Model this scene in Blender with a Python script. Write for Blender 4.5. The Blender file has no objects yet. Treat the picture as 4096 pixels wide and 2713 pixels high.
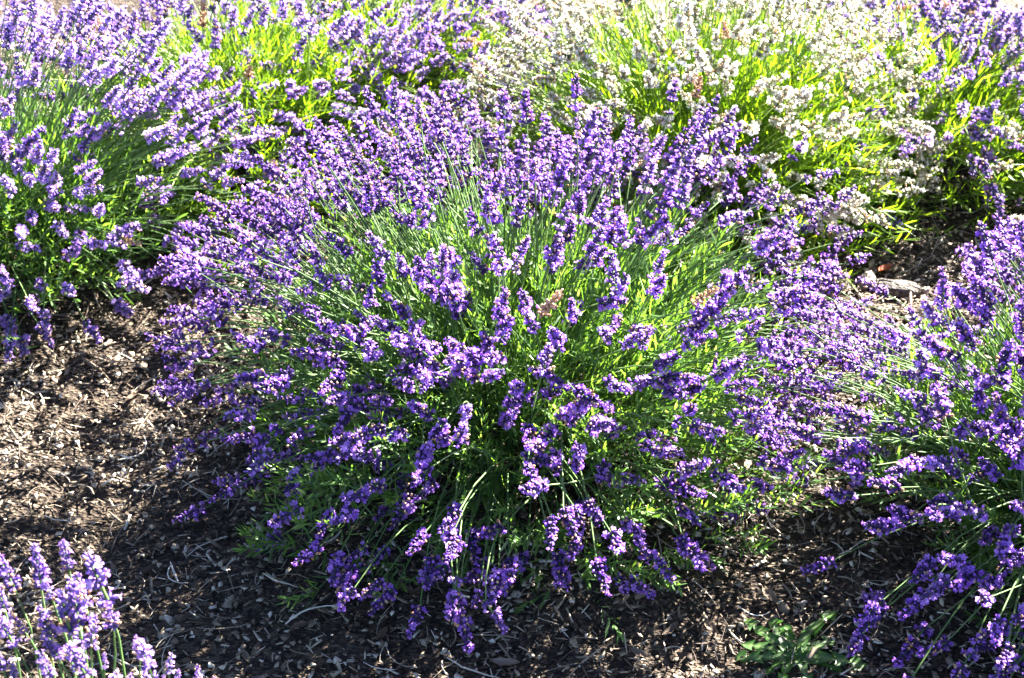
import bpy, math
import numpy as np
from mathutils import Matrix, Vector

# ------------------------------------------------------------------ camera, sky, sun, exposure
SC = bpy.context.scene
COL = SC.collection
CAM_H, PITCH = 1.55, math.radians(36.0)
FPX = 1517.0                                   # focal length in pixels of a 1024 px wide frame
cam_d = bpy.data.cameras.new('camera')
cam = bpy.data.objects.new('camera', cam_d); COL.objects.link(cam)
cam.location = (0, 0, CAM_H)
cam.rotation_euler = (math.pi / 2 - PITCH, 0, 0)
cam_d.sensor_width = 23.6
cam_d.lens = 23.6 * FPX / 1024.0
cam_d.clip_start = 0.05; cam_d.clip_end = 800
cam_d.dof.use_dof = True
cam_d.dof.focus_distance = 2.0
cam_d.dof.aperture_fstop = 6.3
SC.camera = cam

SUN_AZ, SUN_EL = math.radians(41.0), math.radians(33.0)      # azimuth to the right of the view, elevation
world = bpy.data.worlds.new('World'); SC.world = world; world.use_nodes = True
wn = world.node_tree; bg = wn.nodes['Background']
sky = wn.nodes.new('ShaderNodeTexSky'); sky.sky_type = 'NISHITA'; sky.sun_disc = False
sky.air_density = 0.38; sky.dust_density = 0.3; sky.sun_elevation = SUN_EL; sky.sun_rotation = SUN_AZ
wn.links.new(sky.outputs[0], bg.inputs[0]); bg.inputs[1].default_value = 0.05
sun_d = bpy.data.lights.new('sun', 'SUN'); sun_d.energy = 5.0; sun_d.angle = math.radians(0.5)
sun_d.color = (1.0, 0.95, 0.86)
sun = bpy.data.objects.new('sun', sun_d); COL.objects.link(sun)
sdir = Vector((math.sin(SUN_AZ) * math.cos(SUN_EL), math.cos(SUN_AZ) * math.cos(SUN_EL), math.sin(SUN_EL)))
sun.location = sdir * 20
sun.rotation_euler = sdir.to_track_quat('Z', 'Y').to_euler()
SC.view_settings.view_transform = 'Standard'; SC.view_settings.look = 'None'
SC.view_settings.gamma = 1.0; SC.view_settings.use_curve_mapping = False
SC.view_settings.exposure = 3.9
SC.render.engine = 'CYCLES'
SC.cycles.max_bounces = 8; SC.cycles.transmission_bounces = 6; SC.cycles.diffuse_bounces = 5

# ------------------------------------------------------------------ small maths
def ray(px, py):
    d = np.array([(px - 512.0) / FPX, 1.0, -(py - 339.0) / FPX])
    c, s = math.cos(PITCH), math.sin(PITCH)
    return np.array([d[0], d[1] * c + d[2] * s, -d[1] * s + d[2] * c])
def on_ground(px, py, z=0.0):
    r = ray(px, py); t = (z - CAM_H) / r[2]
    return np.array([0, 0, CAM_H]) + r * t
def on_depth(px, py, y):
    r = ray(px, py); return np.array([0, 0, CAM_H]) + r * (y / r[1])
def unit(v): return v / np.maximum(np.linalg.norm(v, axis=-1, keepdims=True), 1e-9)
def frames(d, rng, roll=True):
    """n x 3 x 3 matrices whose third column is d"""
    d = unit(d); n = len(d)
    ref = np.where(np.abs(d[:, 2:3]) > .9, np.array([[1., 0, 0]]), np.array([[0, 0, 1.]]))
    x = unit(np.cross(ref, d)); y = np.cross(d, x)
    if roll:
        a = rng.uniform(0, 2 * math.pi, (n, 1)); x, y = x * np.cos(a) + y * np.sin(a), y * np.cos(a) - x * np.sin(a)
    return np.stack([x, y, d], axis=2)

class Geo:
    def __init__(s): s.V = []; s.F = []; s.M = []; s.T = []; s.U = []; s.n = 0
    def add(s, V, F, mat=0, tint=0.5, u=0.5):
        V = np.asarray(V, float); F = np.asarray(F, int)
        s.V.append(V); s.F.append(F + s.n); s.n += len(V)
        s.M.append(np.full(len(F), mat, int) if np.isscalar(mat) else np.asarray(mat))
        s.T.append(np.full(len(V), tint, float) if np.isscalar(tint) else np.asarray(tint, float))
        s.U.append(np.full(len(V), u, float) if np.isscalar(u) else np.asarray(u, float))
    def inst(s, tv, tf, R, P, mat=0, tint=None, u=0.5):
        n, k = len(P), len(tv)
        if n == 0: return
        V = (np.einsum('nij,vj->nvi', R, tv) + P[:, None, :]).reshape(-1, 3)
        F = (tf[None] + (np.arange(n) * k)[:, None, None]).reshape(-1, 3)
        T = np.repeat(tint, k) if tint is not None else 0.5
        U = np.tile(u, n) if not np.isscalar(u) else u
        m = mat if np.isscalar(mat) else np.tile(mat, n)
        s.add(V, F, m, T, U)
    def mesh(s, name, mats, smooth=True):
        V = np.concatenate(s.V); F = np.concatenate(s.F); M = np.concatenate(s.M)
        me = bpy.data.meshes.new(name)
        me.vertices.add(len(V)); me.vertices.foreach_set('co', V.ravel().astype(np.float32))
        me.loops.add(len(F) * 3); me.polygons.add(len(F))
        me.polygons.foreach_set('loop_start', np.arange(len(F), dtype=np.int32) * 3)
        me.loops.foreach_set('vertex_index', F.ravel().astype(np.int32))
        me.polygons.foreach_set('material_index', M.astype(np.int32))
        if smooth: me.polygons.foreach_set('use_smooth', np.ones(len(F), dtype=bool))
        for nm, arr in (('tint', s.T), ('along', s.U)):
            a = me.attributes.new(nm, 'FLOAT', 'POINT'); a.data.foreach_set('value', np.concatenate(arr).astype(np.float32))
        for m in mats: me.materials.append(m)
        me.update(calc_edges=True); me.validate()
        return me

def obj(name, me, parent=None, mat=None):
    o = bpy.data.objects.new(name, me); COL.objects.link(o)
    if parent is not None: o.parent = parent
    if mat is not None: o.matrix_basis = mat
    return o
def tag(o, label=None, cat=None, group=None, kind=None):
    if label: o['label'] = label
    if cat: o['category'] = cat
    if group: o['group'] = group
    if kind: o['kind'] = kind
    return o
def mat4(R, P):
    m = Matrix.Identity(4)
    for i in range(3):
        for j in range(3): m[i][j] = float(R[i][j])
        m[i][3] = float(P[i])
    return m

def tubes(P, rad, sides=4):
    """P n x k x 3 centre lines, rad n x k radii -> V, F, along"""
    n, k, _ = P.shape
    T = unit(np.gradient(P, axis=1))
    ref = np.where(np.abs(T[:, :1, 2:3]) > .95, np.array([1., 0, 0]), np.array([0, 0, 1.]))
    X = unit(np.cross(np.broadcast_to(ref, T.shape), T)); Y = np.cross(T, X)
    a = np.arange(sides) * 2 * math.pi / sides
    V = P[:, :, None, :] + rad[:, :, None, None] * (X[:, :, None, :] * np.cos(a)[None, None, :, None] + Y[:, :, None, :] * np.sin(a)[None, None, :, None])
    f = []
    for i in range(k - 1):
        for j in range(sides):
            p, q = i * sides + j, i * sides + (j + 1) % sides
            f += [(p, q, q + sides), (p, q + sides, p + sides)]
    f = np.array(f)
    F = (f[None] + (np.arange(n) * k * sides)[:, None, None]).reshape(-1, 3)
    U = np.tile(np.repeat(np.linspace(0, 1, k), sides), n)
    return V.reshape(-1, 3), F, U, k * sides

# ------------------------------------------------------------------ materials
def newmat(name):
    m = bpy.data.materials.new(name); m.use_nodes = True
    nt = m.node_tree; nt.nodes.clear()
    out = nt.nodes.new('ShaderNodeOutputMaterial')
    return m, nt, out
def ramp(nt, fac, stops):
    r = nt.nodes.new('ShaderNodeValToRGB')
    el = r.color_ramp.elements
    while len(el) < len(stops): el.new(0.5)
    for e, (p, c) in zip(el, stops): e.position = p; e.color = (*c, 1)
    nt.links.new(fac, r.inputs[0]); return r.outputs[0]
def attr(nt, name):
    a = nt.nodes.new('ShaderNodeAttribute'); a.attribute_name = name; return a.outputs['Fac']
def math_(nt, op, a, b):
    n = nt.nodes.new('ShaderNodeMath'); n.operation = op
    for i, v in enumerate((a, b)):
        if isinstance(v, (int, float)): n.inputs[i].default_value = v
        else: nt.links.new(v, n.inputs[i])
    return n.outputs[0]
def plant_mat(name, stops, trans=0.35, tcol=1.3, rough=0.55, spec=0.3, objrand=0.25, fac='tint', hue=None):
    m, nt, out = newmat(name)
    t = attr(nt, fac)
    if objrand:
        oi = nt.nodes.new('ShaderNodeObjectInfo')
        d = math_(nt, 'MULTIPLY', math_(nt, 'SUBTRACT', oi.outputs['Random'], 0.5), objrand * 2)
        t = math_(nt, 'ADD', t, d)
    c = ramp(nt, t, stops)
    p = nt.nodes.new('ShaderNodeBsdfPrincipled')
    p.inputs['Roughness'].default_value = rough; p.inputs['Specular IOR Level'].default_value = spec
    nt.links.new(c, p.inputs['Base Color'])
    if trans > 0:
        tr = nt.nodes.new('ShaderNodeBsdfTranslucent')
        mx = nt.nodes.new('ShaderNodeMix'); mx.data_type = 'RGBA'; mx.blend_type = 'MULTIPLY'; mx.inputs[0].default_value = 1
        nt.links.new(c, mx.inputs[6]); k = tcol if isinstance(tcol, tuple) else (tcol,) * 3
        mx.inputs[7].default_value = (*k, 1)
        nt.links.new(mx.outputs[2], tr.inputs[0])
        ms = nt.nodes.new('ShaderNodeMixShader'); ms.inputs[0].default_value = trans
        nt.links.new(p.outputs[0], ms.inputs[1]); nt.links.new(tr.outputs[0], ms.inputs[2])
        nt.links.new(ms.outputs[0], out.inputs[0])
    else: nt.links.new(p.outputs[0], out.inputs[0])
    return m

PETAL = {
 'deep':  plant_mat('petal_deep_violet', [(0, (.235, .085, .52)), (.5, (.36, .165, .64)), (1, (.52, .31, .75))], .48, 1.35, .5, .3),
 'pale':  plant_mat('petal_pale_violet', [(0, (.28, .14, .54)), (.5, (.40, .235, .65)), (1, (.55, .39, .76))], .48, 1.3, .5, .3),
 'tall':  plant_mat('petal_lilac', [(0, (.25, .12, .46)), (.5, (.35, .195, .57)), (1, (.48, .33, .67))], .42, 1.25, .5, .3),
 'grey':  plant_mat('petal_soft_violet', [(0, (.27, .14, .54)), (.5, (.37, .22, .64)), (1, (.52, .38, .76))], .48, 1.3, .5, .3),
 'white': plant_mat('petal_white', [(0, (.60, .56, .50)), (.5, (.72, .69, .64)), (1, (.80, .78, .75))], .38, 1.0, .5, .3)}
CALYX = {
 'deep':  plant_mat('calyx_dark_violet', [(0, (.034, .013, .08)), (.6, (.075, .03, .16)), (1, (.15, .075, .27))], .15, 1.3, .6, .35),
 'pale':  plant_mat('calyx_violet', [(0, (.05, .03, .12)), (.6, (.11, .07, .23)), (1, (.22, .16, .34))], .2, 1.3, .6, .35),
 'tall':  plant_mat('calyx_plum', [(0, (.09, .05, .20)), (.6, (.16, .09, .32)), (1, (.26, .18, .42))], .2, 1.3, .6, .35),
 'grey':  plant_mat('calyx_grey_violet', [(0, (.06, .05, .13)), (.6, (.12, .10, .24)), (1, (.26, .20, .40))], .2, 1.3, .6, .35),
 'white': plant_mat('calyx_sage', [(0, (.17, .19, .09)), (.6, (.33, .31, .17)), (1, (.50, .44, .28))], .25, 1.2, .6, .3)}
DRY = plant_mat('dried_floret', [(0, (.38, .20, .10)), (.5, (.56, .36, .22)), (1, (.72, .54, .38))], .25, 1.0, .7, .15)
STEM = {
 'cool': plant_mat('stem_sage_green', [(0, (.06, .12, .035)), (.5, (.11, .19, .06)), (1, (.19, .27, .11))], .25, 1.3, .6, .2, 0),
 'lime': plant_mat('stem_lime_green', [(0, (.12, .20, .03)), (.5, (.20, .30, .06)), (1, (.32, .40, .12))], .25, 1.4, .5, .35, 0)}
LEAF = {
 'cool': plant_mat('leaf_sage_green', [(0, (.045, .10, .03)), (.45, (.08, .17, .05)), (.8, (.13, .24, .06)), (1, (.22, .30, .16))], .45, (1.9, 1.8, .5), .45, .4, 0),
 'lime': plant_mat('leaf_lime_green', [(0, (.06, .13, .015)), (.45, (.11, .22, .02)), (.8, (.18, .30, .03)), (1, (.26, .36, .08))], .5, (1.9, 1.7, .4), .45, .4, 0)}
WOOD = plant_mat('woody_branch', [(0, (.06, .04, .025)), (1, (.20, .14, .09))], 0, 1, .8, .2, 0)

# ------------------------------------------------------------------ flower spikes
def lathe(rings, sides, cap0=True, cap1=True):
    V, F = [], []
    for z, r in rings:
        for j in range(sides):
            a = 2 * math.pi * j / sides; V.append((r * math.cos(a), r * math.sin(a), z))
    for i in range(len(rings) - 1):
        for j in range(sides):
            p, q = i * sides + j, i * sides + (j + 1) % sides
            F += [(p, q, q + sides), (p, q + sides, p + sides)]
    if cap0: V.append((0, 0, rings[0][0])); c = len(V) - 1; F += [(c, (j + 1) % sides, j) for j in range(sides)]
    if cap1:
        V.append((0, 0, rings[-1][0])); c = len(V) - 1; b = (len(rings) - 1) * sides
        F += [(c, b + j, b + (j + 1) % sides) for j in range(sides)]
    return np.array(V), np.array(F)
CAL = lathe([(0, .35), (.45, 1.0), (.92, .78)], 6)
CAL_LO = lathe([(0, .3), (.55, 1.0)], 4, False, False)
_v, _f = CAL_LO; CAL_LO = (np.vstack([_v, [(0, 0, 1.05)]]), np.vstack([_f, [(4 + j, 4 + (j + 1) % 4, 8) for j in range(4)]]))
BUD = lathe([(0, .5), (.3, .95), (.7, .9), (.95, .45)], 5)
def corolla(lo=False):
    V, F = [], []
    n = 5
    for k in range(n):
        a = 2 * math.pi * k / n; big = 1.12 if k in (0, 1) else .9
        w = .52
        def pt(r, da, z): V.append((r * math.cos(a + da), r * math.sin(a + da), z)); return len(V) - 1
        if lo:
            i0 = pt(.15, 0, -.35); i1 = pt(.75 * big, -w, .10); i2 = pt(1.05 * big, 0, .12); i3 = pt(.75 * big, w, .10)
            F += [(i0, i1, i2), (i0, i2, i3)]
        else:
            i0 = pt(.25, -.6, -.25); i1 = pt(.25, .6, -.25); i2 = pt(.70 * big, -w * .95, .10); i3 = pt(.70 * big, w * .95, .10)
            i4 = pt(1.0 * big, -.28, .16); i5 = pt(1.0 * big, .28, .16)
            F += [(i0, i2, i3), (i0, i3, i1), (i2, i4, i5), (i2, i5, i3)]
    if not lo:
        b = len(V)
        for k in range(5):
            a = 2 * math.pi * k / 5 + .3; V.append((.28 * math.cos(a), .28 * math.sin(a), -.25)); V.append((.22 * math.cos(a), .22 * math.sin(a), -.9))
        for k in range(5):
            p, q = b + 2 * k, b + 2 * ((k + 1) % 5); F += [(p, q, q + 1), (p, q + 1, p + 1)]
    return np.array(V), np.array(F)
COR, COR_LO = corolla(), corolla(True)

def spike_geo(g, rng, lod=0, R=np.eye(3), P=np.zeros(3), p_open=.34, p_bud=.15, p_dry=.13, plump=1.0, withered=False, scale=1.0):
    """one flower spike along +z, base at the origin, about 3.5 cm long"""
    L = rng.uniform(.026, .038) * scale
    nw = int(round(L / .0052 / scale)) if lod == 0 else int(round(L / .0060 / scale))
    zs = np.linspace(0, 1, nw) ** .92 * L
    if rng.random() < .35: zs[1:] += L * .22; zs[0] -= L * .05      # a lower whorl set apart
    per = 9 if lod == 0 else 6
    pos, dirs, sz = [], [], []
    for i, z in enumerate(zs):
        f = i / max(nw - 1, 1)
        k = max(4, int(per * (1 - .35 * f)))
        a0 = rng.uniform(0, 6.28)
        for j in range(k):
            a = a0 + 2 * math.pi * j / k + rng.normal(0, .15)
            tilt = math.radians(64 - 38 * f + rng.normal(0, 9))
            dirs.append((math.cos(a) * math.sin(tilt), math.sin(a) * math.sin(tilt), math.cos(tilt)))
            pos.append((math.cos(a) * .0008, math.sin(a) * .0008, z + rng.normal(0, .0007)))
            sz.append(plump * (1.0 - .28 * f ** 2) * rng.uniform(.85, 1.15) * (1.12 if lod else 1.0))
    pos, dirs, sz = np.array(pos), unit(np.array(dirs)), np.array(sz) * scale
    n = len(pos); Fm = frames(dirs, rng)
    cl, cr = .0062 * sz, .00165 * sz * (1.25 if lod else 1)
    S = np.stack([cr, cr, cl], 1)
    RR = lambda M: np.einsum('ij,njk->nik', R, M)
    PP = lambda p: p @ R.T + P
    tc, fc = CAL if lod == 0 else CAL_LO
    base_t = rng.uniform(.2, .8)
    tint = np.clip(base_t + rng.normal(0, .22, n), 0, 1)
    g.inst(tc, fc, RR(Fm * S[:, None, :]), PP(pos), 2 if withered else 0, tint)
    u = rng.random(n)
    if withered: p_open, p_bud, p_dry = .0, .03, .4
    op, bu, dr = u < p_open, (u >= p_open) & (u < p_open + p_bud), (u >= p_open + p_bud) & (u < p_open + p_bud + p_dry)
    tv, tf = COR if lod == 0 else COR_LO
    tips = pos + dirs * (cl * 1.02)[:, None]
    d2 = unit(dirs + rng.normal(0, .35, (n, 3)) + np.array([0, 0, .12]))
    F2 = frames(d2, rng)
    cs = .0034 * sz * rng.uniform(.8, 1.15, n)
    if op.any(): g.inst(tv, tf, RR(F2[op] * cs[op][:, None, None]), PP(tips[op] + d2[op] * .0018), 1, np.clip(base_t * .5 + .25 + rng.normal(0, .25, op.sum()), 0, 1))
    bs = np.stack([.0015 * sz, .0015 * sz, .0036 * sz], 1)
    tb, fb = BUD if lod == 0 else CAL_LO
    if bu.any(): g.inst(tb, fb, RR(F2[bu] * bs[bu][:, None, :]), PP(tips[bu] - d2[bu] * .0008), 1, np.clip(rng.normal(.6, .2, bu.sum()), 0, 1))
    if dr.any(): g.inst(tb, fb, RR(F2[dr] * bs[dr][:, None, :] * 1.05), PP(tips[dr] - d2[dr] * .0008), 2, rng.random(dr.sum()))
    if lod == 0:
        ax = np.array([[(0, 0, -.004), (0, 0, L * .5), (0, 0, L)]]); V, F, U, _ = tubes(ax, np.array([[.0012, .001, .0006]]) * scale, 4)
        g.add(V @ R.T + P, F, 3, .5)

def spike_set(key, n, seed, **kw):
    out = []
    for i in range(n):
        rng = np.random.default_rng(seed + i); g = Geo(); spike_geo(g, rng, 0, **kw)
        out.append(g.mesh('flower_spike_' + key, [PETALSETS[key][0], PETALSETS[key][1], DRY, STEM['cool']]))
    return out
PETALSETS = {k: (CALYX[k], PETAL[k]) for k in PETAL}
SPIKES = {'deep': spike_set('deep', 14, 100), 'pale': spike_set('pale', 10, 200, p_open=.40, p_bud=.16, p_dry=.16),
          'grey': spike_set('grey', 10, 300, p_open=.36, p_bud=.12, p_dry=.16),
          'tall': spike_set('tall', 10, 600, p_open=.24, p_bud=.16, p_dry=.24, plump=.86),
          'white': spike_set('white', 10, 400, p_open=.38, p_bud=.14, p_dry=.18)}
WITHER = spike_set('deep', 3, 500, withered=True)

LEAF_V = np.array([(-.35, 0, 0), (.35, 0, 0), (-.5, .02, .3), (.5, .02, .3), (-.5, .09, .68), (.5, .09, .68), (0, .2, 1)], float)
LEAF_F = np.array([(0, 1, 3), (0, 3, 2), (2, 3, 5), (2, 5, 4), (4, 5, 6)])

# ------------------------------------------------------------------ the ground
def vnoise(x, y, s, seed):
    rng = np.random.default_rng(seed); tab = rng.random((64, 64))
    X, Y = x / s, y / s
    i, j = np.floor(X).astype(int), np.floor(Y).astype(int); fx, fy = X - i, Y - j
    fx, fy = fx * fx * (3 - 2 * fx), fy * fy * (3 - 2 * fy)
    g = lambda a, b: tab[a % 64, b % 64]
    return (g(i, j) * (1 - fx) + g(i + 1, j) * fx) * (1 - fy) + (g(i, j + 1) * (1 - fx) + g(i + 1, j + 1) * fx) * fy - .5
def hgt(x, y):
    x, y = np.asarray(x, float), np.asarray(y, float)
    near = np.clip(1.5 - np.hypot(x, y - 2) / 6, 0, 1)
    return near * (.05 * vnoise(x, y, .55, 1) + .022 * vnoise(x, y, .13, 2) + .012 * vnoise(x, y, .05, 3))
def edge_y(x): return 3.32 - .30 * x + .35 * np.clip(-x - .3, 0, 3) + .05 * np.sin(x * 5.1) + .03 * np.sin(x * 11.7 + 1)

def ground_mat(name, stops, scale, bump, rough=.9):
    m, nt, out = newmat(name)
    tc = nt.nodes.new('ShaderNodeTexCoord')
    v = nt.nodes.new('ShaderNodeTexVoronoi'); v.inputs['Scale'].default_value = scale
    mp = nt.nodes.new('ShaderNodeMapping'); mp.inputs['Scale'].default_value = (1, 1.6, 1)
    n1 = nt.nodes.new('ShaderNodeTexNoise'); n1.inputs['Scale'].default_value = scale * .35; n1.inputs['Detail'].default_value = 8
    nt.links.new(tc.outputs['Object'], n1.inputs[0])
    nt.links.new(tc.outputs['Object'], mp.inputs[0]); nt.links.new(mp.outputs[0], v.inputs[0])
    f = math_(nt, 'ADD', math_(nt, 'MULTIPLY', v.outputs['Color'], .5), math_(nt, 'MULTIPLY', n1.outputs[0], .5))
    c = ramp(nt, f, stops)
    p = nt.nodes.new('ShaderNodeBsdfPrincipled'); p.inputs['Roughness'].default_value = rough; p.inputs['Specular IOR Level'].default_value = .2
    nt.links.new(c, p.inputs['Base Color'])
    b = nt.nodes.new('ShaderNodeBump'); b.inputs['Strength'].default_value = bump; b.inputs['Distance'].default_value = .006
    nt.links.new(math_(nt, 'ADD', n1.outputs[0], v.outputs['Distance']), b.inputs['Height']); nt.links.new(b.outputs[0], p.inputs['Normal'])
    nt.links.new(p.outputs[0], out.inputs[0]); return m
M_SOIL = ground_mat('mulch_soil', [(.30, (.012, .009, .007)), (.5, (.035, .025, .018)), (.7, (.10, .075, .052))], 150, 1.0)
M_SAND = ground_mat('sandy_gravel', [(.3, (.050, .036, .023)), (.5, (.078, .059, .040)), (.7, (.11, .086, .062))], 110, .6)

def sheet(xs, ys, zf, mat, name):
    X, Y = np.meshgrid(xs, ys, indexing='ij'); Z = zf(X, Y)
    V = np.stack([X, Y, Z], -1).reshape(-1, 3); nx, ny = len(xs), len(ys)
    i = (np.arange(nx - 1)[:, None] * ny + np.arange(ny - 1)[None]).ravel()
    F = np.concatenate([np.stack([i, i + ny, i + ny + 1], 1), np.stack([i, i + ny + 1, i + 1], 1)])
    g = Geo(); g.add(V, F); return obj(name, g.mesh(name, [mat]))
def spread(a, b, step, far):
    core = np.arange(a, b + 1e-6, step); out = [step * 2]
    while out[-1] < far: out.append(out[-1] * 1.5)
    out = np.array(out)
    return np.concatenate([(a - out)[::-1], core, b + out])
ground = sheet(spread(-2.2, 2.2, .03, 250), spread(.3, 3.9, .03, 250), hgt, M_SOIL, 'ground')
tag(ground, 'dark mulched planting bed', None, None, 'structure')
# sandy path behind the bed: follows a wavy edge
xs = np.concatenate([-np.geomspace(60, 2.6, 12), np.arange(-2.5, 2.6, .05), np.geomspace(2.6, 60, 12)]); ws = np.concatenate([np.linspace(0, .06, 4), np.linspace(.12, 2.6, 50)])
Xp, Wp = np.meshgrid(xs, ws, indexing='ij'); Yp = np.where(np.abs(Xp) < 3, edge_y(Xp), edge_y(np.sign(Xp) * 3)) + Wp
Zp = .030 + .010 * vnoise(Xp, Yp, .3, 9) + .006 * vnoise(Xp, Yp, .07, 10) - .05 * np.clip(1 - Wp / .06, 0, 1) - .06 * np.clip((Wp - 2.5) / .1, 0, 1)
Zp = np.maximum(Zp, -.05)
i = (np.arange(len(xs) - 1)[:, None] * len(ws) + np.arange(len(ws) - 1)[None]).ravel(); ny = len(ws)
g = Geo(); g.add(np.stack([Xp, Yp, Zp], -1).reshape(-1, 3), np.concatenate([np.stack([i, i + ny, i + ny + 1], 1), np.stack([i, i + ny + 1, i + 1], 1)]))
path = tag(obj('path', g.mesh('path', [M_SAND])), 'pale sandy gravel path behind the bed', None, None, 'structure')
rng = np.random.default_rng(77)
n = 3600; x = rng.uniform(-1.6, 2.0, n); w = rng.random(n) ** 1.3 * 1.6 + .05; y = edge_y(x) + w
peb = lathe([(-.5, .5), (.2, 1)], 5)
s = rng.uniform(.002, .0055, n); R = frames(rng.normal(0, 1, (n, 3)), rng) * s[:, None, None]
g = Geo(); g.inst(*peb, R, np.stack([x, y, .032 + .010 * vnoise(x, y, .3, 9)], 1), 0, rng.random(n))
M_PEB = plant_mat('gravel_grain', [(0, (.035, .024, .016)), (.5, (.075, .057, .04)), (1, (.13, .105, .08))], 0, 1, .85, .2, 0)
tag(obj('gravel', g.mesh('gravel', [M_PEB], False), path), kind='stuff')

# ------------------------------------------------------------------ mulch on the bed
M_CHIP = plant_mat('mulch_chip', [(0, (.016, .011, .008)), (.27, (.05, .034, .023)), (.5, (.15, .11, .075)), (.75, (.34, .28, .20)), (1, (.56, .50, .40))], 0, 1, .8, .25, .12)
M_TWIG = plant_mat('dry_twig', [(0, (.10, .07, .05)), (.5, (.30, .24, .18)), (1, (.58, .53, .45))], 0, 1, .75, .25, .2)
M_DLEAF = plant_mat('dry_leaf', [(0, (.05, .03, .02)), (.5, (.11, .075, .05)), (1, (.22, .17, .125))], .25, 1.1, .7, .25, .3)
def chip_t(seed):
    """angular splinter or flake, unit half length"""
    r = np.random.default_rng(seed)
    if seed % 2:                                   # splinter: two triangular sections
        V = []
        for x, w in ((-1, r.uniform(.3, .7)), (1, r.uniform(.15, .6))):
            b, c = r.normal(0, .15), r.normal(0, .2)
            V += [(x + r.normal(0, .15), c - w * .6, b - .12), (x + r.normal(0, .15), c + w * .6, b - .1), (x, c + r.normal(0, .2), b + .22)]
        F = [(0, 1, 4), (0, 4, 3), (1, 2, 5), (1, 5, 4), (2, 0, 3), (2, 3, 5), (0, 2, 1), (3, 4, 5)]
    else:                                          # flake: bent irregular plate with an edge
        n = 5; a = np.sort(r.uniform(0, 6.28, n)); a = np.linspace(0, 5.0, n) + r.normal(0, .3, n); rr = r.uniform(.6, 1.1, n)
        top = [(math.cos(q) * w, math.sin(q) * w * .8, .25 * math.cos(q) ** 2 * r.normal() + .08) for q, w in zip(a, rr)]
        V = top + [(x * .92, y * .92, z - .2) for x, y, z in top]
        F = [(0, 1, 2), (0, 2, 3), (0, 3, 4)]
        for q in range(n): w = (q + 1) % n; F += [(q, q + n, w + n), (q, w + n, w)]
    return np.array(V), np.array(F)
def scatter(n, rng, pad=0.0):
    x = rng.uniform(-1.75, 1.75, n); y = .62 + rng.random(n) ** .9 * 2.75
    ok = (y < edge_y(x) + .03) & (np.abs(x) < .55 + y * .48)
    return x[ok], y[ok]
rng = np.random.default_rng(5)
g = Geo()
for k in range(16):
    x, y = scatter(6300, rng); n = len(x)
    d = rng.normal(0, 1, (n, 3)) * np.array([.42, .42, 0]) + np.array([0, 0, 1]); R = frames(d, rng)
    L = rng.gamma(2.6, .00135, n) + .0016
    if k % 2: L = L * 1.25; W = L * rng.uniform(.22, .6, n)
    else: W = L * rng.uniform(.6, 1.0, n)
    S = np.stack([L, W, W], 1)
    patch = .5 + .7 * vnoise(x, y, .14, 31) + .5 * vnoise(x, y, .04, 32)
    g.inst(*chip_t(k), R * S[:, None, :], np.stack([x, y, hgt(x, y) + .001 + rng.random(n) * .008], 1), 0, np.clip(patch * .5 + rng.normal(.19, .27, n), 0, 1))
tag(obj('mulch', g.mesh('mulch', [M_CHIP], False), ground), kind='stuff')
g = Geo()
x, y = scatter(5200, rng); n = len(x)
a = rng.uniform(0, 6.28, n); L = rng.gamma(3, .008, n) + .01; t = np.linspace(-.5, .5, 5)
bend = rng.normal(0, .22, n); dx, dy = np.cos(a), np.sin(a)
px_ = x[:, None] + L[:, None] * (dx[:, None] * t - dy[:, None] * bend[:, None] * (t ** 2 * 2)); py_ = y[:, None] + L[:, None] * (dy[:, None] * t + dx[:, None] * bend[:, None] * (t ** 2 * 2))
pz_ = hgt(px_, py_) + .008 + rng.random(n)[:, None] * .006 + t[None] * rng.normal(0, .25, n)[:, None] * L[:, None]
pz_ = np.maximum(pz_, hgt(px_, py_) + .002)
rad = rng.gamma(3, .00022, n)[:, None] * np.array([.7, 1, 1, .9, .4])[None] + .0002
V, F, U, k = tubes(np.stack([px_, py_, pz_], -1), rad, 3); g.add(V, F, 0, np.repeat(np.clip(rng.normal(.5, .28, n), 0, 1), k), U)
tag(obj('straw_bits', g.mesh('straw_bits', [M_TWIG]), ground), kind='stuff')

# larger pieces one can pick out: each its own object on the bed
rng = np.random.default_rng(8)
big_chip = []
for k in range(6):
    v, f = chip_t(40 + k); g = Geo(); g.add(v * np.array([1, .6, .5]), f, 0, .2 + .1 * k); big_chip.append(g.mesh('bark_chip', [M_CHIP], False))
def leaf_mesh(seed):
    r = np.random.default_rng(seed); g = Geo(); nu, nv = 7, 5; V = []
    for i in range(nu):
        u = i / (nu - 1); w = math.sin(math.pi * (u * .94 + .03)) ** .75 * .38 * r.uniform(.7, 1.15)
        for j in range(nv):
            s_ = j / (nv - 1) * 2 - 1
            V.append(((u - .5) * 2, s_ * w + .12 * math.sin(3 * u), .35 * s_ * s_ * w * 2 + .25 * (u - .5) ** 2 * 2 + r.normal(0, .06)))
    i = (np.arange(nu - 1)[:, None] * nv + np.arange(nv - 1)[None]).ravel()
    g.add(V, np.concatenate([np.stack([i, i + nv, i + nv + 1], 1), np.stack([i, i + nv + 1, i + 1], 1)]), 0, r.uniform(.2, .9)); return g.mesh('dry_leaf', [M_DLEAF])
dleaf = [leaf_mesh(k) for k in range(5)]
def twig_mesh(seed):
    r = np.random.default_rng(seed); g = Geo(); k = 7; t = np.linspace(-.5, .5, k)
    P = np.stack([t, .18 * r.normal() * t ** 2 * 4 + np.cumsum(r.normal(0, .018, k)), np.cumsum(r.normal(0, .012, k))], -1)[None]
    V, F, U, _ = tubes(P, np.array([[.012, .019, .017, .018, .015, .012, .006]]), 5); g.add(V, F, 0, r.uniform(.35, 1), U); return g.mesh('twig', [M_TWIG])
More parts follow.
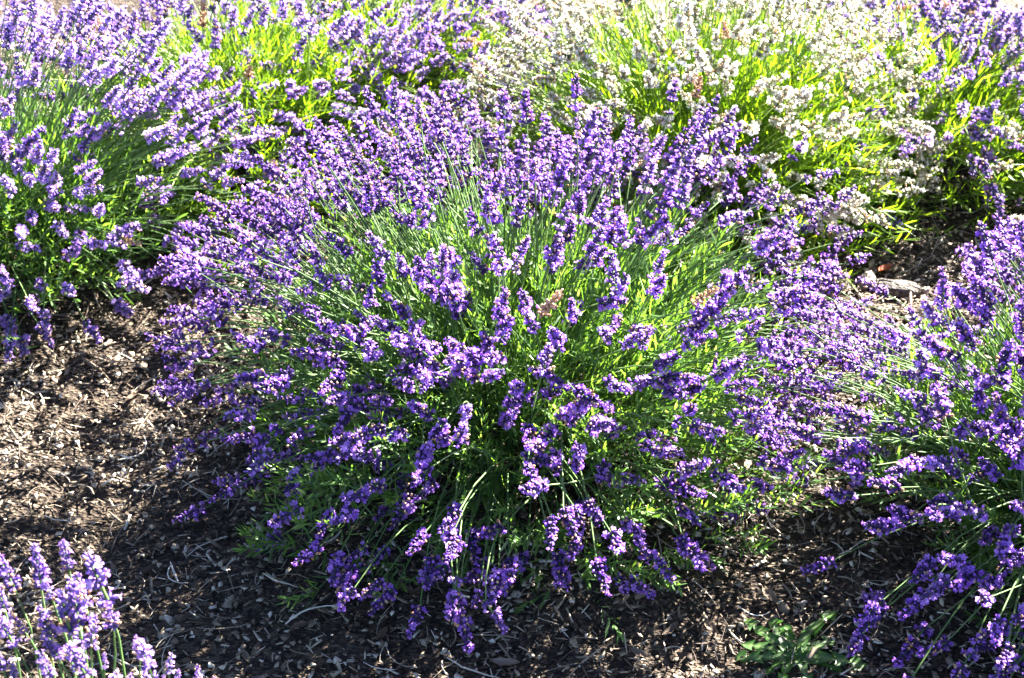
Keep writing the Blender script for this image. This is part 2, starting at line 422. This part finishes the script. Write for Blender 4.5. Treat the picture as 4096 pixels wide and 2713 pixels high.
twigs = [twig_mesh(k) for k in range(7)]
x, y = scatter(420, rng)
for k in range(min(len(x), 240)):
    kind = rng.random(); yaw = rng.uniform(0, 6.28); h = float(hgt(x[k], y[k]))
    if kind < .42: me, nm, s, lift = big_chip[k % 6], 'bark_chip', rng.uniform(.008, .017), .008
    elif kind < .60: me, nm, s, lift = dleaf[k % 5], 'dry_leaf', rng.uniform(.009, .017), .007
    else: me, nm, s, lift = twigs[k % 7], 'twig', rng.uniform(.03, .085), .009
    M = Matrix.Translation((x[k], y[k], h + lift)) @ Matrix.Rotation(yaw, 4, 'Z') @ Matrix.Rotation(rng.normal(0, .12), 4, 'X') @ Matrix.Rotation(rng.normal(0, .1), 4, 'Y') @ Matrix.Scale(s, 4)
    obj(nm, me, ground, M)
# the ones the photograph shows clearly: pixel ends of the twig
for (x0, y0, x1, y1, j) in [(445, 660, 497, 680, 1), (262, 573, 302, 588, 2), (160, 558, 178, 577, 3), (153, 642, 180, 626, 4), (452, 620, 470, 640, 0), (283, 622, 335, 605, 5), (8, 520, 36, 500, 6), (40, 505, 75, 512, 2), (840, 560, 862, 546, 1), (775, 490, 783, 505, 4)]:
    A, B = on_ground(x0, y0, .012), on_ground(x1, y1, .012); c = (A + B) / 2; d = B - A
    obj('twig', twigs[j], ground, Matrix.Translation((c[0], c[1], float(hgt(c[0], c[1])) + .012)) @ Matrix.Rotation(math.atan2(d[1], d[0]), 4, 'Z') @ Matrix.Scale(float(np.linalg.norm(d)), 4))
for (px, py, s, j) in [(420, 561, .016, 0), (403, 592, .018, 1), (505, 660, .02, 2), (712, 628, .018, 3), (670, 632, .016, 4), (300, 630, .014, 1), (248, 661, .012, 2), (640, 655, .016, 0), (770, 598, .02, 3), (735, 660, .015, 2)]:
    c = on_ground(px, py, .01); obj('dry_leaf', dleaf[j], ground, Matrix.Translation((c[0], c[1], float(hgt(c[0], c[1])) + .011)) @ Matrix.Rotation(px * 1.3, 4, 'Z') @ Matrix.Scale(s, 4))

# ------------------------------------------------------------------ lavender plants
def bez(P0, P1, P2, t):
    t = t[None, :, None]
    return P0[:, None] * (1 - t) ** 2 + 2 * P1[:, None] * t * (1 - t) + P2[:, None] * t ** 2

def lavender(label, base, n, key, tone, seed, Rv=.50, Rh=.56, a=.38, h=.27, shoots=800, az_w=None, tmax=84, heroes=(), spike=1.0, keep=None,
             Rf=None, separate=False, lean=(0, 0), wither=0.015, leafscale=1.0, tmin=0, sub=300):
    rng = np.random.default_rng(seed)
    bx, by = base; bz = float(hgt(bx, by)) - .01
    root = bpy.data.objects.new('lavender_plant', None); COL.objects.link(root); root.location = (bx, by, bz)
    root.empty_display_size = .1
    tag(root, label, 'lavender plant', 'lavender plants in the mulched bed')
    B = np.array([bx, by, bz])
    # --- stem tips on the dome
    ND = n * 4
    az = rng.uniform(-math.pi, math.pi, ND)
    c0, c1 = math.cos(math.radians(tmin)), math.cos(math.radians(tmax))
    th = np.arccos(c0 - rng.random(ND) * (c0 - c1))
    keepm = np.ones(ND, bool)
    if az_w is not None: keepm &= rng.random(ND) < az_w(az, th)
    Rhh = Rh + ((Rf if Rf else Rh) - Rh) * np.clip(-np.cos(az), 0, 1) ** 1.5
    Rr = Rv + (Rhh - Rv) * np.sin(th) ** 2
    Rr = np.where((np.cos(az) < -.3) & (rng.random(ND) < .4), Rr * rng.uniform(.72, 1, ND), Rr)
    Rr = Rr * np.clip(rng.normal(.96, .08, ND), .70, 1.10) * (1 + .045 * np.sin(az * 3 + seed) + .035 * np.sin(az * 5 + 2 * seed))
    tip = np.stack([Rr * np.sin(th) * np.sin(az) + lean[0] * np.cos(th), Rr * np.sin(th) * np.cos(az) + lean[1] * np.cos(th), Rr * np.cos(th)], 1)
    tip[:, 2] = np.maximum(tip[:, 2] - .02, .035 + .03 * rng.random(ND))
    if keep is not None: keepm &= keep(tip + B, rng)
    idx = np.nonzero(keepm)[0][:n]
    tip, th, az = tip[idx], th[idx], az[idx]
    sl = np.full(len(tip), spike) * rng.uniform(.85, 1.15, len(tip))
    hero = []
    for (x0, y0, x1, y1, d) in heroes:                      # spike base pixel, spike top pixel, depth behind the plant's foot
        p0, p1 = on_depth(x0, y0, by + d) - B, on_depth(x1, y1, by + d + rng.normal(0, .006)) - B
        hero.append((p0, p1))
    m = len(tip)
    if hero:
        tip = np.vstack([tip, np.array([p for p, q in hero])]); sl = np.concatenate([sl, [np.linalg.norm(q - p) / .0375 for p, q in hero]])
    hd = unit(tip * np.array([1, 1, 0])); rh = np.linalg.norm(tip[:, :2], axis=1, keepdims=True)
    st = hd * rh * rng.uniform(.18, .55, (len(tip), 1)) + rng.normal(0, .03, (len(tip), 3)) * np.array([1, 1, 0]); st[:, 2] = rng.uniform(.03, .10, len(tip))
    ctl = st * .5 + tip * .5 + np.array([0, 0, 1.]) * (.03 + .10 * rh * rng.uniform(.4, 1.3, (len(tip), 1))) + rng.normal(0, .026, (len(tip), 3))
    if hero:
        for q, (p, e) in enumerate(hero): ctl[m + q] = p - unit(e - p) * .16 + rng.normal(0, .006, 3)
    NS = 7 if separate else 6; ts = np.linspace(0, 1, NS); C = bez(st, ctl, tip, ts)
    r0 = np.linspace(.00145, .0010, NS)[None] * rng.uniform(.85, 1.15, (len(tip), 1))
    dirs = unit(unit(tip - ctl) + rng.normal(0, .22, tip.shape) + np.array([0, 0, .24]))
    dirs[:, 2] = np.where(tip[:, 2] < .05, np.maximum(dirs[:, 2], .02), dirs[:, 2]); dirs = unit(dirs)
    for q, (p, e) in enumerate(hero): dirs[m + q] = unit(e - p)
    R = frames(dirs, rng)
    tint = np.clip(rng.normal(.5, .25, len(tip)), 0, 1)
    meshes = SPIKES[key]
    # the nearest and best seen come first
    cam_d_ = np.linalg.norm(tip + B - np.array([0, 0, CAM_H]), axis=1) - .25 * tip[:, 2]
    order = np.argsort(cam_d_); single = set(order[:sub].tolist()) | set(range(m, len(tip)))
    if len(single) > sub:
        for q in order[::-1]:
            if q in single and q < m: single.discard(int(q))
            if len(single) <= sub: break
    gs = Geo(); rest = Geo(); nrest = 0
    for q in range(len(tip)):
        if separate:
            g = Geo(); V, F, U, k = tubes(C[q:q + 1], r0[q:q + 1], 4); g.add(V, F, 0, tint[q], U)
            par = obj('flower_stem', g.mesh('flower_stem', [STEM[tone]]), root)
        else: par = root
        if q in single:
            me = WITHER[q % 3] if rng.random() < wither else meshes[int(rng.integers(len(meshes)))]
            o = obj('flower_spike', me, par, mat4(R[q] * sl[q], tip[q]))
        else:
            spike_geo(rest, rng, 1, R[q], tip[q], scale=sl[q], **({'p_open': .46, 'p_dry': .15} if key != 'deep' else {})); nrest += 1
    if nrest: tag(obj('flower_spikes', rest.mesh('flower_spikes', [CALYX[key], PETAL[key], DRY, STEM['cool']]), root), kind='stuff')
    if not separate:
        V, F, U, k = tubes(C, r0, 4); gs.add(V, F, 0, np.repeat(tint, k), U)
        tag(obj('flower_stems', gs.mesh('flower_stems', [STEM[tone]]), root), kind='stuff')
    # --- leaves: shoots over the mound, and pairs on the lower stems
    gl = Geo()
    saz = rng.uniform(-math.pi, math.pi, shoots); cth = rng.uniform(.0, 1, shoots); sth = np.sqrt(1 - cth ** 2)
    d = np.stack([sth * np.sin(saz), sth * np.cos(saz), cth], 1)
    rr = rng.uniform(.45, 1.0, shoots) ** .7 * (1 + .13 * np.sin(saz * 4 + seed) + .08 * np.sin(saz * 7))
    sp = d * rr[:, None] * np.array([a, a, h]); sp[:, 2] += .01
    ax = unit(d * np.array([1, 1, .6]) + np.array([0, 0, .55]) + rng.normal(0, .25, d.shape))
    sL = rng.uniform(.05, .11, shoots) * leafscale
    NN = 7
    u = np.linspace(.05, 1, NN)
    nodes = sp[:, None] + ax[:, None] * sL[:, None, None] * u[None, :, None]
    FR = frames(ax, rng)
    P_, D_, L_ = [], [], []
    for i in range(NN):
        for j in range(2 if i < NN - 1 else 3):
            ang = i * math.pi / 2 + j * math.pi * (1 if i < NN - 1 else .66) + rng.normal(0, .3, shoots)
            rad_ = FR[:, :, 0] * np.cos(ang)[:, None] + FR[:, :, 1] * np.sin(ang)[:, None]
            tl = np.radians(rng.normal(48 - 22 * u[i], 10, shoots))[:, None]
            D_.append(ax * np.cos(tl) + rad_ * np.sin(tl)); P_.append(nodes[:, i]); L_.append(rng.uniform(.022, .042, shoots) * leafscale * (1.05 - .35 * u[i]))
    nst = len(tip)
    for tt in (.12, .22, .34, .46):
        w = bez(st, ctl, tip, np.array([tt]))[:, 0]; td = unit(ctl - st)
        sel = rng.random(nst) < .75; f = frames(td, rng)
        for sgn in (1, -1):
            D_.append((td * .8 + f[:, :, 0] * sgn * .5)[sel]); P_.append(w[sel]); L_.append(rng.uniform(.028, .05, nst)[sel] * leafscale)
    P_, D_, L_ = np.concatenate(P_), unit(np.concatenate(D_)), np.concatenate(L_)
    RL = frames(D_, rng, False); n_ = len(P_)
    roll = rng.normal(0, .5, n_)[:, None]; X, Y = RL[:, :, 0].copy(), RL[:, :, 1].copy()
    RL[:, :, 0] = X * np.cos(roll) + Y * np.sin(roll); RL[:, :, 1] = Y * np.cos(roll) - X * np.sin(roll)
    Wd = rng.uniform(.0024, .0042, n_) * leafscale
    if tone == 'lime': Wd *= .85; L_ = L_ * 1.25
    S = np.stack([Wd, L_ * rng.uniform(-.6, 1.4, n_), L_], 1)
    shoot_t = np.clip(rng.normal(.45, .2, n_) + .15 * np.repeat(rng.normal(0, 1, (n_ + 4) // 5), 5)[:n_], 0, 1)
    P_[:, 2] = np.maximum(P_[:, 2], .006)
    gl.inst(LEAF_V, LEAF_F, RL * S[:, None, :], P_, 0, shoot_t, np.array([0, 0, .3, .3, .7, .7, 1.]))
    tag(obj('leaves', gl.mesh('leaves', [LEAF[tone]]), root), kind='stuff')
    # --- woody base
    nb = 34; baz = rng.uniform(-math.pi, math.pi, nb); e = np.stack([np.sin(baz) * a * .8, np.cos(baz) * a * .8, rng.uniform(.04, .7, nb) * h], 1) * rng.uniform(.5, .95, (nb, 1))
    s0 = rng.normal(0, .018, (nb, 3)); s0[:, 2] = -.02
    Cb = bez(s0, e * np.array([.4, .4, .3]) + rng.normal(0, .02, (nb, 3)), e, np.linspace(0, 1, 6))
    V, F, U, k = tubes(Cb, np.linspace(.006, .002, 6)[None].repeat(nb, 0), 5); gw = Geo(); gw.add(V, F, 0, np.repeat(rng.random(nb), k), U)
    tag(obj('woody_branches', gw.mesh('woody_branches', [WOOD]), root), kind='stuff')
    return root

def proj(P):
    q = P - np.array([0, 0, CAM_H]); c, s = math.cos(PITCH), math.sin(PITCH)
    d = q[:, 1] * c - q[:, 2] * s; u = q[:, 1] * s + q[:, 2] * c
    return 512 + FPX * q[:, 0] / d, 339 - FPX * u / d
def inside(x, y, poly):
    r = np.zeros(len(x), bool)
    for (x0, y0), (x1, y1) in zip(poly, poly[1:] + poly[:1]):
        c = (y0 > y) != (y1 > y); xi = x0 + (y - y0) * (x1 - x0) / ((y1 - y0) or 1e-9); r ^= c & (x < xi)
    return r
# bare mulch seen between the bushes: few flowers hang over it
GAPS = [[(885, 235), (985, 175), (1010, 240), (965, 275), (950, 325), (890, 325), (838, 300), (855, 250)],
        [(125, 300), (178, 285), (185, 320), (168, 345), (185, 395), (150, 440), (0, 440), (0, 345), (60, 345)],
        [(690, 555), (800, 480), (880, 505), (900, 560), (850, 600), (860, 700), (600, 700), (560, 608), (640, 578)],
        [(-50, 440), (150, 400), (150, 460), (195, 550), (310, 590), (330, 612), (560, 606), (560, 700), (-50, 700)]]
def gaps(p=.92):
    def f(P, rng):
        x, y = proj(P); k = np.ones(len(x), bool)
        for g_ in GAPS: k &= ~(inside(x, y, g_) & (rng.random(len(x)) < p))
        return k
    return f
def wt(front=.6, back=1.0, left=1.0, right=1.0):
    def f(az, th):
        c, s = np.cos(az), np.sin(az)
        w = np.where(c > 0, 1 + (back - 1) * c, 1 + (front - 1) * -c) * np.where(s > 0, 1 + (right - 1) * s, 1 + (left - 1) * -s)
        return np.clip(w, 0, 1)
    return f

lavender('broad deep violet lavender bush with green heart in the middle of the bed', (.015, 1.90), 880, 'deep', 'cool', 11, keep=gaps(.95), Rv=.44, Rh=.58, Rf=.48, a=.42, h=.24, shoots=1150, spike=1.2,
         az_w=wt(.9, .92, .92, .92), heroes=[(575, 108, 576, 76, .16), (577, 134, 576, 118, .16), (583, 142, 597, 110, .12), (396, 120, 394, 86, .10), (505, 130, 503, 92, .14), (527, 122, 526, 92, .15), (420, 118, 418, 100, .08)])
lavender('pale violet lavender bush leaning over the mulch, its green stems bare at the side', (-1.0, 2.40), 640, 'pale', 'cool', 22, keep=gaps(.95), Rv=.46, Rh=.56, Rf=.40, a=.36, h=.22, shoots=700, spike=1.2, az_w=wt(1, .8, .7, 1))
lavender('sparse pale violet lavender bush with yellow green leaves behind the others', (-.56, 2.80), 290, 'pale', 'lime', 33, Rv=.36, Rh=.48, a=.36, h=.22, shoots=750, spike=1.2, az_w=wt(1, .8, 1, 1))
lavender('violet lavender bush spilling toward the sandy path with long lime green stems', (-.30, 3.0), 440, 'grey', 'lime', 44, Rv=.22, Rh=.46, a=.30, h=.15, shoots=600, spike=1.2, az_w=wt(.8, .8, .12, 1), tmin=22)
lavender('large white flowering lavender bush with bright green stems', (.37, 2.62), 780, 'white', 'lime', 55, keep=gaps(.97), Rv=.45, Rh=.46, Rf=.42, a=.36, h=.25, shoots=1000, spike=1.12, az_w=wt(.9, 1, 1, .85), tmax=76, leafscale=1.05)
lavender('soft violet lavender bush leaning over the edge of the sandy path', (.80, 2.78), 440, 'grey', 'lime', 66, keep=gaps(.97), lean=(.12, .04), Rv=.24, Rh=.43, a=.30, h=.16, shoots=650, spike=1.2, az_w=wt(.45, 1, .6, 1))
lavender('small white flowering lavender at the end of the mulch gap', (1.24, 2.52), 170, 'white', 'lime', 77, keep=gaps(.97), Rv=.32, Rh=.36, a=.2, h=.18, shoots=300, spike=1.2)
lavender('deep violet lavender bush beside the dandelion weed', (.89, 1.67), 740, 'deep', 'cool', 88, keep=gaps(.95), Rv=.40, Rh=.54, a=.33, h=.21, shoots=800, spike=1.2, az_w=wt(1, .75, 1, .4))
Z = lambda zx, zy: (zx * .593 / 4, (1783 + zy * .593) / 4)
fg = [(275, 940, 235, 670, .24), (480, 900, 430, 690, .25), (575, 1070, 505, 850, .23), (725, 1040, 590, 750, .22), (350, 1030, 305, 905, .26), (95, 955, -10, 750, .22), (470, 1240, 405, 985, .20), (545, 1300, 500, 1000, .21),
      (340, 1275, 260, 1075, .19), (615, 1330, 640, 1165, .19), (200, 1300, 115, 1180, .2), (50, 1175, -15, 960, .2), (90, 1335, -10, 1160, .17), (330, 1545, 260, 1370, .14), (570, 1535, 480, 1390, .15), (110, 1590, 60, 1430, .15),
      (390, 1420, 290, 1285, .17), (705, 1495, 706, 1400, .16), (765, 1215, 730, 1095, .22), (20, 1500, -20, 1380, .15), (945, 1395, 925, 1285, .2), (1030, 1570, 960, 1375, .19), (1145, 1530, 1152, 1375, .2), (1345, 1640, 1330, 1490, .2),
      (1450, 1640, 1440, 1545, .19), (1200, 1600, 1200, 1515, .18), (775, 1620, 780, 1520, .15), (880, 1640, 880, 1550, .15), (1110, 1640, 1105, 1550, .17), (180, 1680, 150, 1560, .13)]
lavender('violet lavender with tall separate spikes on clean pale green stems', (-.47, .84), 5, 'tall', 'cool', 99, Rv=.46, Rh=.44, a=.16, h=.20, shoots=220, tmax=60, separate=True, az_w=wt(1, .15, 1, .3),
         heroes=[(*Z(a_, b_), *Z(c_, d_), e_) for a_, b_, c_, d_, e_ in fg])

# ------------------------------------------------------------------ dandelion weed, stones, stake
M_DAND = plant_mat('dandelion_leaf', [(0, (.018, .07, .008)), (.6, (.035, .11, .014)), (1, (.12, .20, .06))], .4, (1.5, 1.6, .5), .4, .45, .0)
def dandelion_leaf(seed, L, W, lobes, curl):
    """runcinate leaf: paired teeth pointing back to the base, arrow shaped end"""
    r = np.random.default_rng(seed); rows = [(0, .06, 0), (.14, .07, 0)]
    p = .62 / lobes
    for k in range(lobes):
        u0 = .16 + k * p; big = .45 + .55 * (k + 1) / lobes
        rows += [(u0, .16 * big, 0), (u0 + .25 * p, big * .95, -.55 * p), (u0 + .62 * p, .55 * big, -.05 * p), (u0 + .95 * p, .20 * big, 0)]
    rows += [(.79, .22, 0), (.82, 1.0, -.05), (.90, .62, 0), (.96, .28, 0), (1.0, .03, 0)]
    V, T = [], []
    side = r.normal(0, .12)
    for u, w, back in rows:
        z = L * (.16 * u - curl * u * u) + .004; y0 = side * L * u * u
        wl, wr = W * w * r.uniform(.8, 1.2), W * w * r.uniform(.8, 1.2); rb = .0016 * (1 - .7 * u)
        V += [(L * (u + back * r.uniform(.7, 1.3)), y0 - wl - rb, z + .22 * wl + r.normal(0, .0015)), (L * u, y0 - rb, z), (L * u, y0 + rb, z), (L * (u + back * r.uniform(.7, 1.3)), y0 + wr + rb, z + .22 * wr + r.normal(0, .0015))]
        T += [.3 + r.normal(0, .1), .95, .95, .3 + r.normal(0, .1)]
    F = []
    for i in range(len(rows) - 1):
        for q in range(3): a = i * 4 + q; F += [(a, a + 1, a + 5), (a, a + 5, a + 4)]
    g = Geo(); g.add(V, F, 0, np.clip(T, 0, 1)); return g.mesh('leaf', [M_DAND])
c = on_ground(793, 660)
dand = bpy.data.objects.new('dandelion_weed', None); COL.objects.link(dand); dand.location = (c[0], c[1], float(hgt(c[0], c[1])) + .004); dand.empty_display_size = .03
tag(dand, 'low green dandelion weed with jagged leaves on bare mulch', 'weed')
rng = np.random.default_rng(3)
for k, (deg, L, W, lob) in enumerate([(4, .095, .020, 3), (30, .066, .014, 2), (56, .105, .017, 2), (88, .055, .012, 2), (112, .07, .014, 3), (135, .09, .014, 3), (160, .07, .014, 3), (184, .08, .016, 3), (208, .055, .012, 2), (240, .05, .011, 2), (290, .05, .011, 2), (335, .065, .012, 3)]):
    obj('leaf', dandelion_leaf(60 + k, L, W * .72, lob, rng.uniform(.08, .2)), dand, Matrix.Rotation(math.radians(deg + rng.normal(0, 4)), 4, 'Z') @ Matrix.Rotation(rng.normal(0, .2), 4, 'X'))

def stone(label, px, py, size, seed, mat, yaw=0, name='stone'):
    r = np.random.default_rng(seed); nu, nv = 18, 11; V = []
    for i in range(nv):
        ph = math.pi * i / (nv - 1)
        for j in range(nu):
            a = 2 * math.pi * j / nu; d = np.array([math.sin(ph) * math.cos(a), math.sin(ph) * math.sin(a), math.cos(ph)])
            V.append(d)
    V = np.array(V); off = np.zeros(len(V))
    for q in range(14): k_ = r.normal(0, 1, 3); off += .055 * np.sin(V @ k_ * 3.2 + r.uniform(0, 6))
    V = np.sign(V) * np.abs(V) ** .82 * (1 + off)[:, None] * np.array(size) / 2
    for i in (0, nv - 1): V[i * nu:(i + 1) * nu] = V[i * nu:(i + 1) * nu].mean(0)
    F = []
    for i in range(nv - 1):
        for j in range(nu): p, q = i * nu + j, i * nu + (j + 1) % nu; F += [(p, q + nu, q), (p, p + nu, q + nu)]
    g = Geo(); g.add(V, F); c = on_ground(px, py, size[2] * .3)
    o = obj(name, g.mesh('stone', [mat]), None, Matrix.Translation((c[0], c[1], float(hgt(c[0], c[1])) + size[2] * .33)) @ Matrix.Rotation(yaw, 4, 'Z'))
    return tag(o, label, 'stone')
M_STONE = ground_mat('grey_stone', [(.3, (.025, .021, .019)), (.5, (.06, .05, .045)), (.7, (.13, .11, .095))], 160, .6, .8)
M_STONE2 = ground_mat('pale_stone', [(.25, (.13, .10, .085)), (.5, (.20, .165, .14)), (.75, (.28, .24, .2))], 120, .4, .8)
stone('long grey brown stone lying on the mulch gap', 893, 298, (.085, .034, .032), 1, M_STONE, -.15)
stone('pale beige rounded stone beside the long grey stone', 865, 289, (.036, .03, .034), 2, M_STONE2, .4)
stone('small pinkish grey pebble right of the long grey stone', 924, 300, (.02, .016, .016), 3, M_STONE2, .8)
# dark red stake among the stems
p = on_depth(612, 202, 2.16)
g = Geo(); hw, hd, zt = .0055, .003, p[2] + .045
prof = [(-hw, -hd), (hw, -hd), (hw, hd), (-hw, hd)]
V = [(x_, y_, z_) for z_ in (.03, zt - .006) for x_, y_ in prof] + [(x_ * .7, y_ * .7, zt) for x_, y_ in prof] + [(0, 0, -.04)]
F = []
for i in range(2):
    for j in range(4): a_, b_ = i * 4 + j, i * 4 + (j + 1) % 4; F += [(a_, b_, b_ + 4), (a_, b_ + 4, a_ + 4)]
F += [(8, 9, 10), (8, 10, 11)] + [(12, (j + 1) % 4, j) for j in range(4)]
g.add(V, F, 0, .5)
M_RED = plant_mat('dark_red_paint', [(0, (.12, .012, .01)), (1, (.18, .02, .015))], 0, 1, .4, .4, 0)
o = obj('garden_stake', g.mesh('garden_stake', [M_RED], False), None, Matrix.Translation((p[0], p[1], float(hgt(p[0], p[1])))))
tag(o, 'thin dark red garden stake half hidden among flower stems', 'stake')
# rust coloured leaf scrap near the stone
c = on_ground(884, 276, .01)
g = Geo(); nu = 6; V = [((u - .5) * .03, s_ * .008 * math.sin(math.pi * (.08 + .84 * u)), .006 * s_ * s_ + .01 * (u - .5) ** 2) for u in np.linspace(0, 1, nu) for s_ in (-1, 0, 1)]
i = (np.arange(nu - 1)[:, None] * 3 + np.arange(2)[None]).ravel(); g.add(V, np.concatenate([np.stack([i, i + 3, i + 4], 1), np.stack([i, i + 4, i + 1], 1)]), 0, .5)
M_RUST = plant_mat('rust_leaf', [(0, (.35, .07, .025)), (1, (.5, .12, .04))], .3, 1.1, .6, .3, 0)
o = obj('dry_leaf', g.mesh('rust_leaf', [M_RUST]), None, Matrix.Translation((c[0], c[1], float(hgt(c[0], c[1])) + .012)) @ Matrix.Rotation(.5, 4, 'Z'))
tag(o, 'curled rust orange dry leaf lying behind the long grey stone', 'leaf')
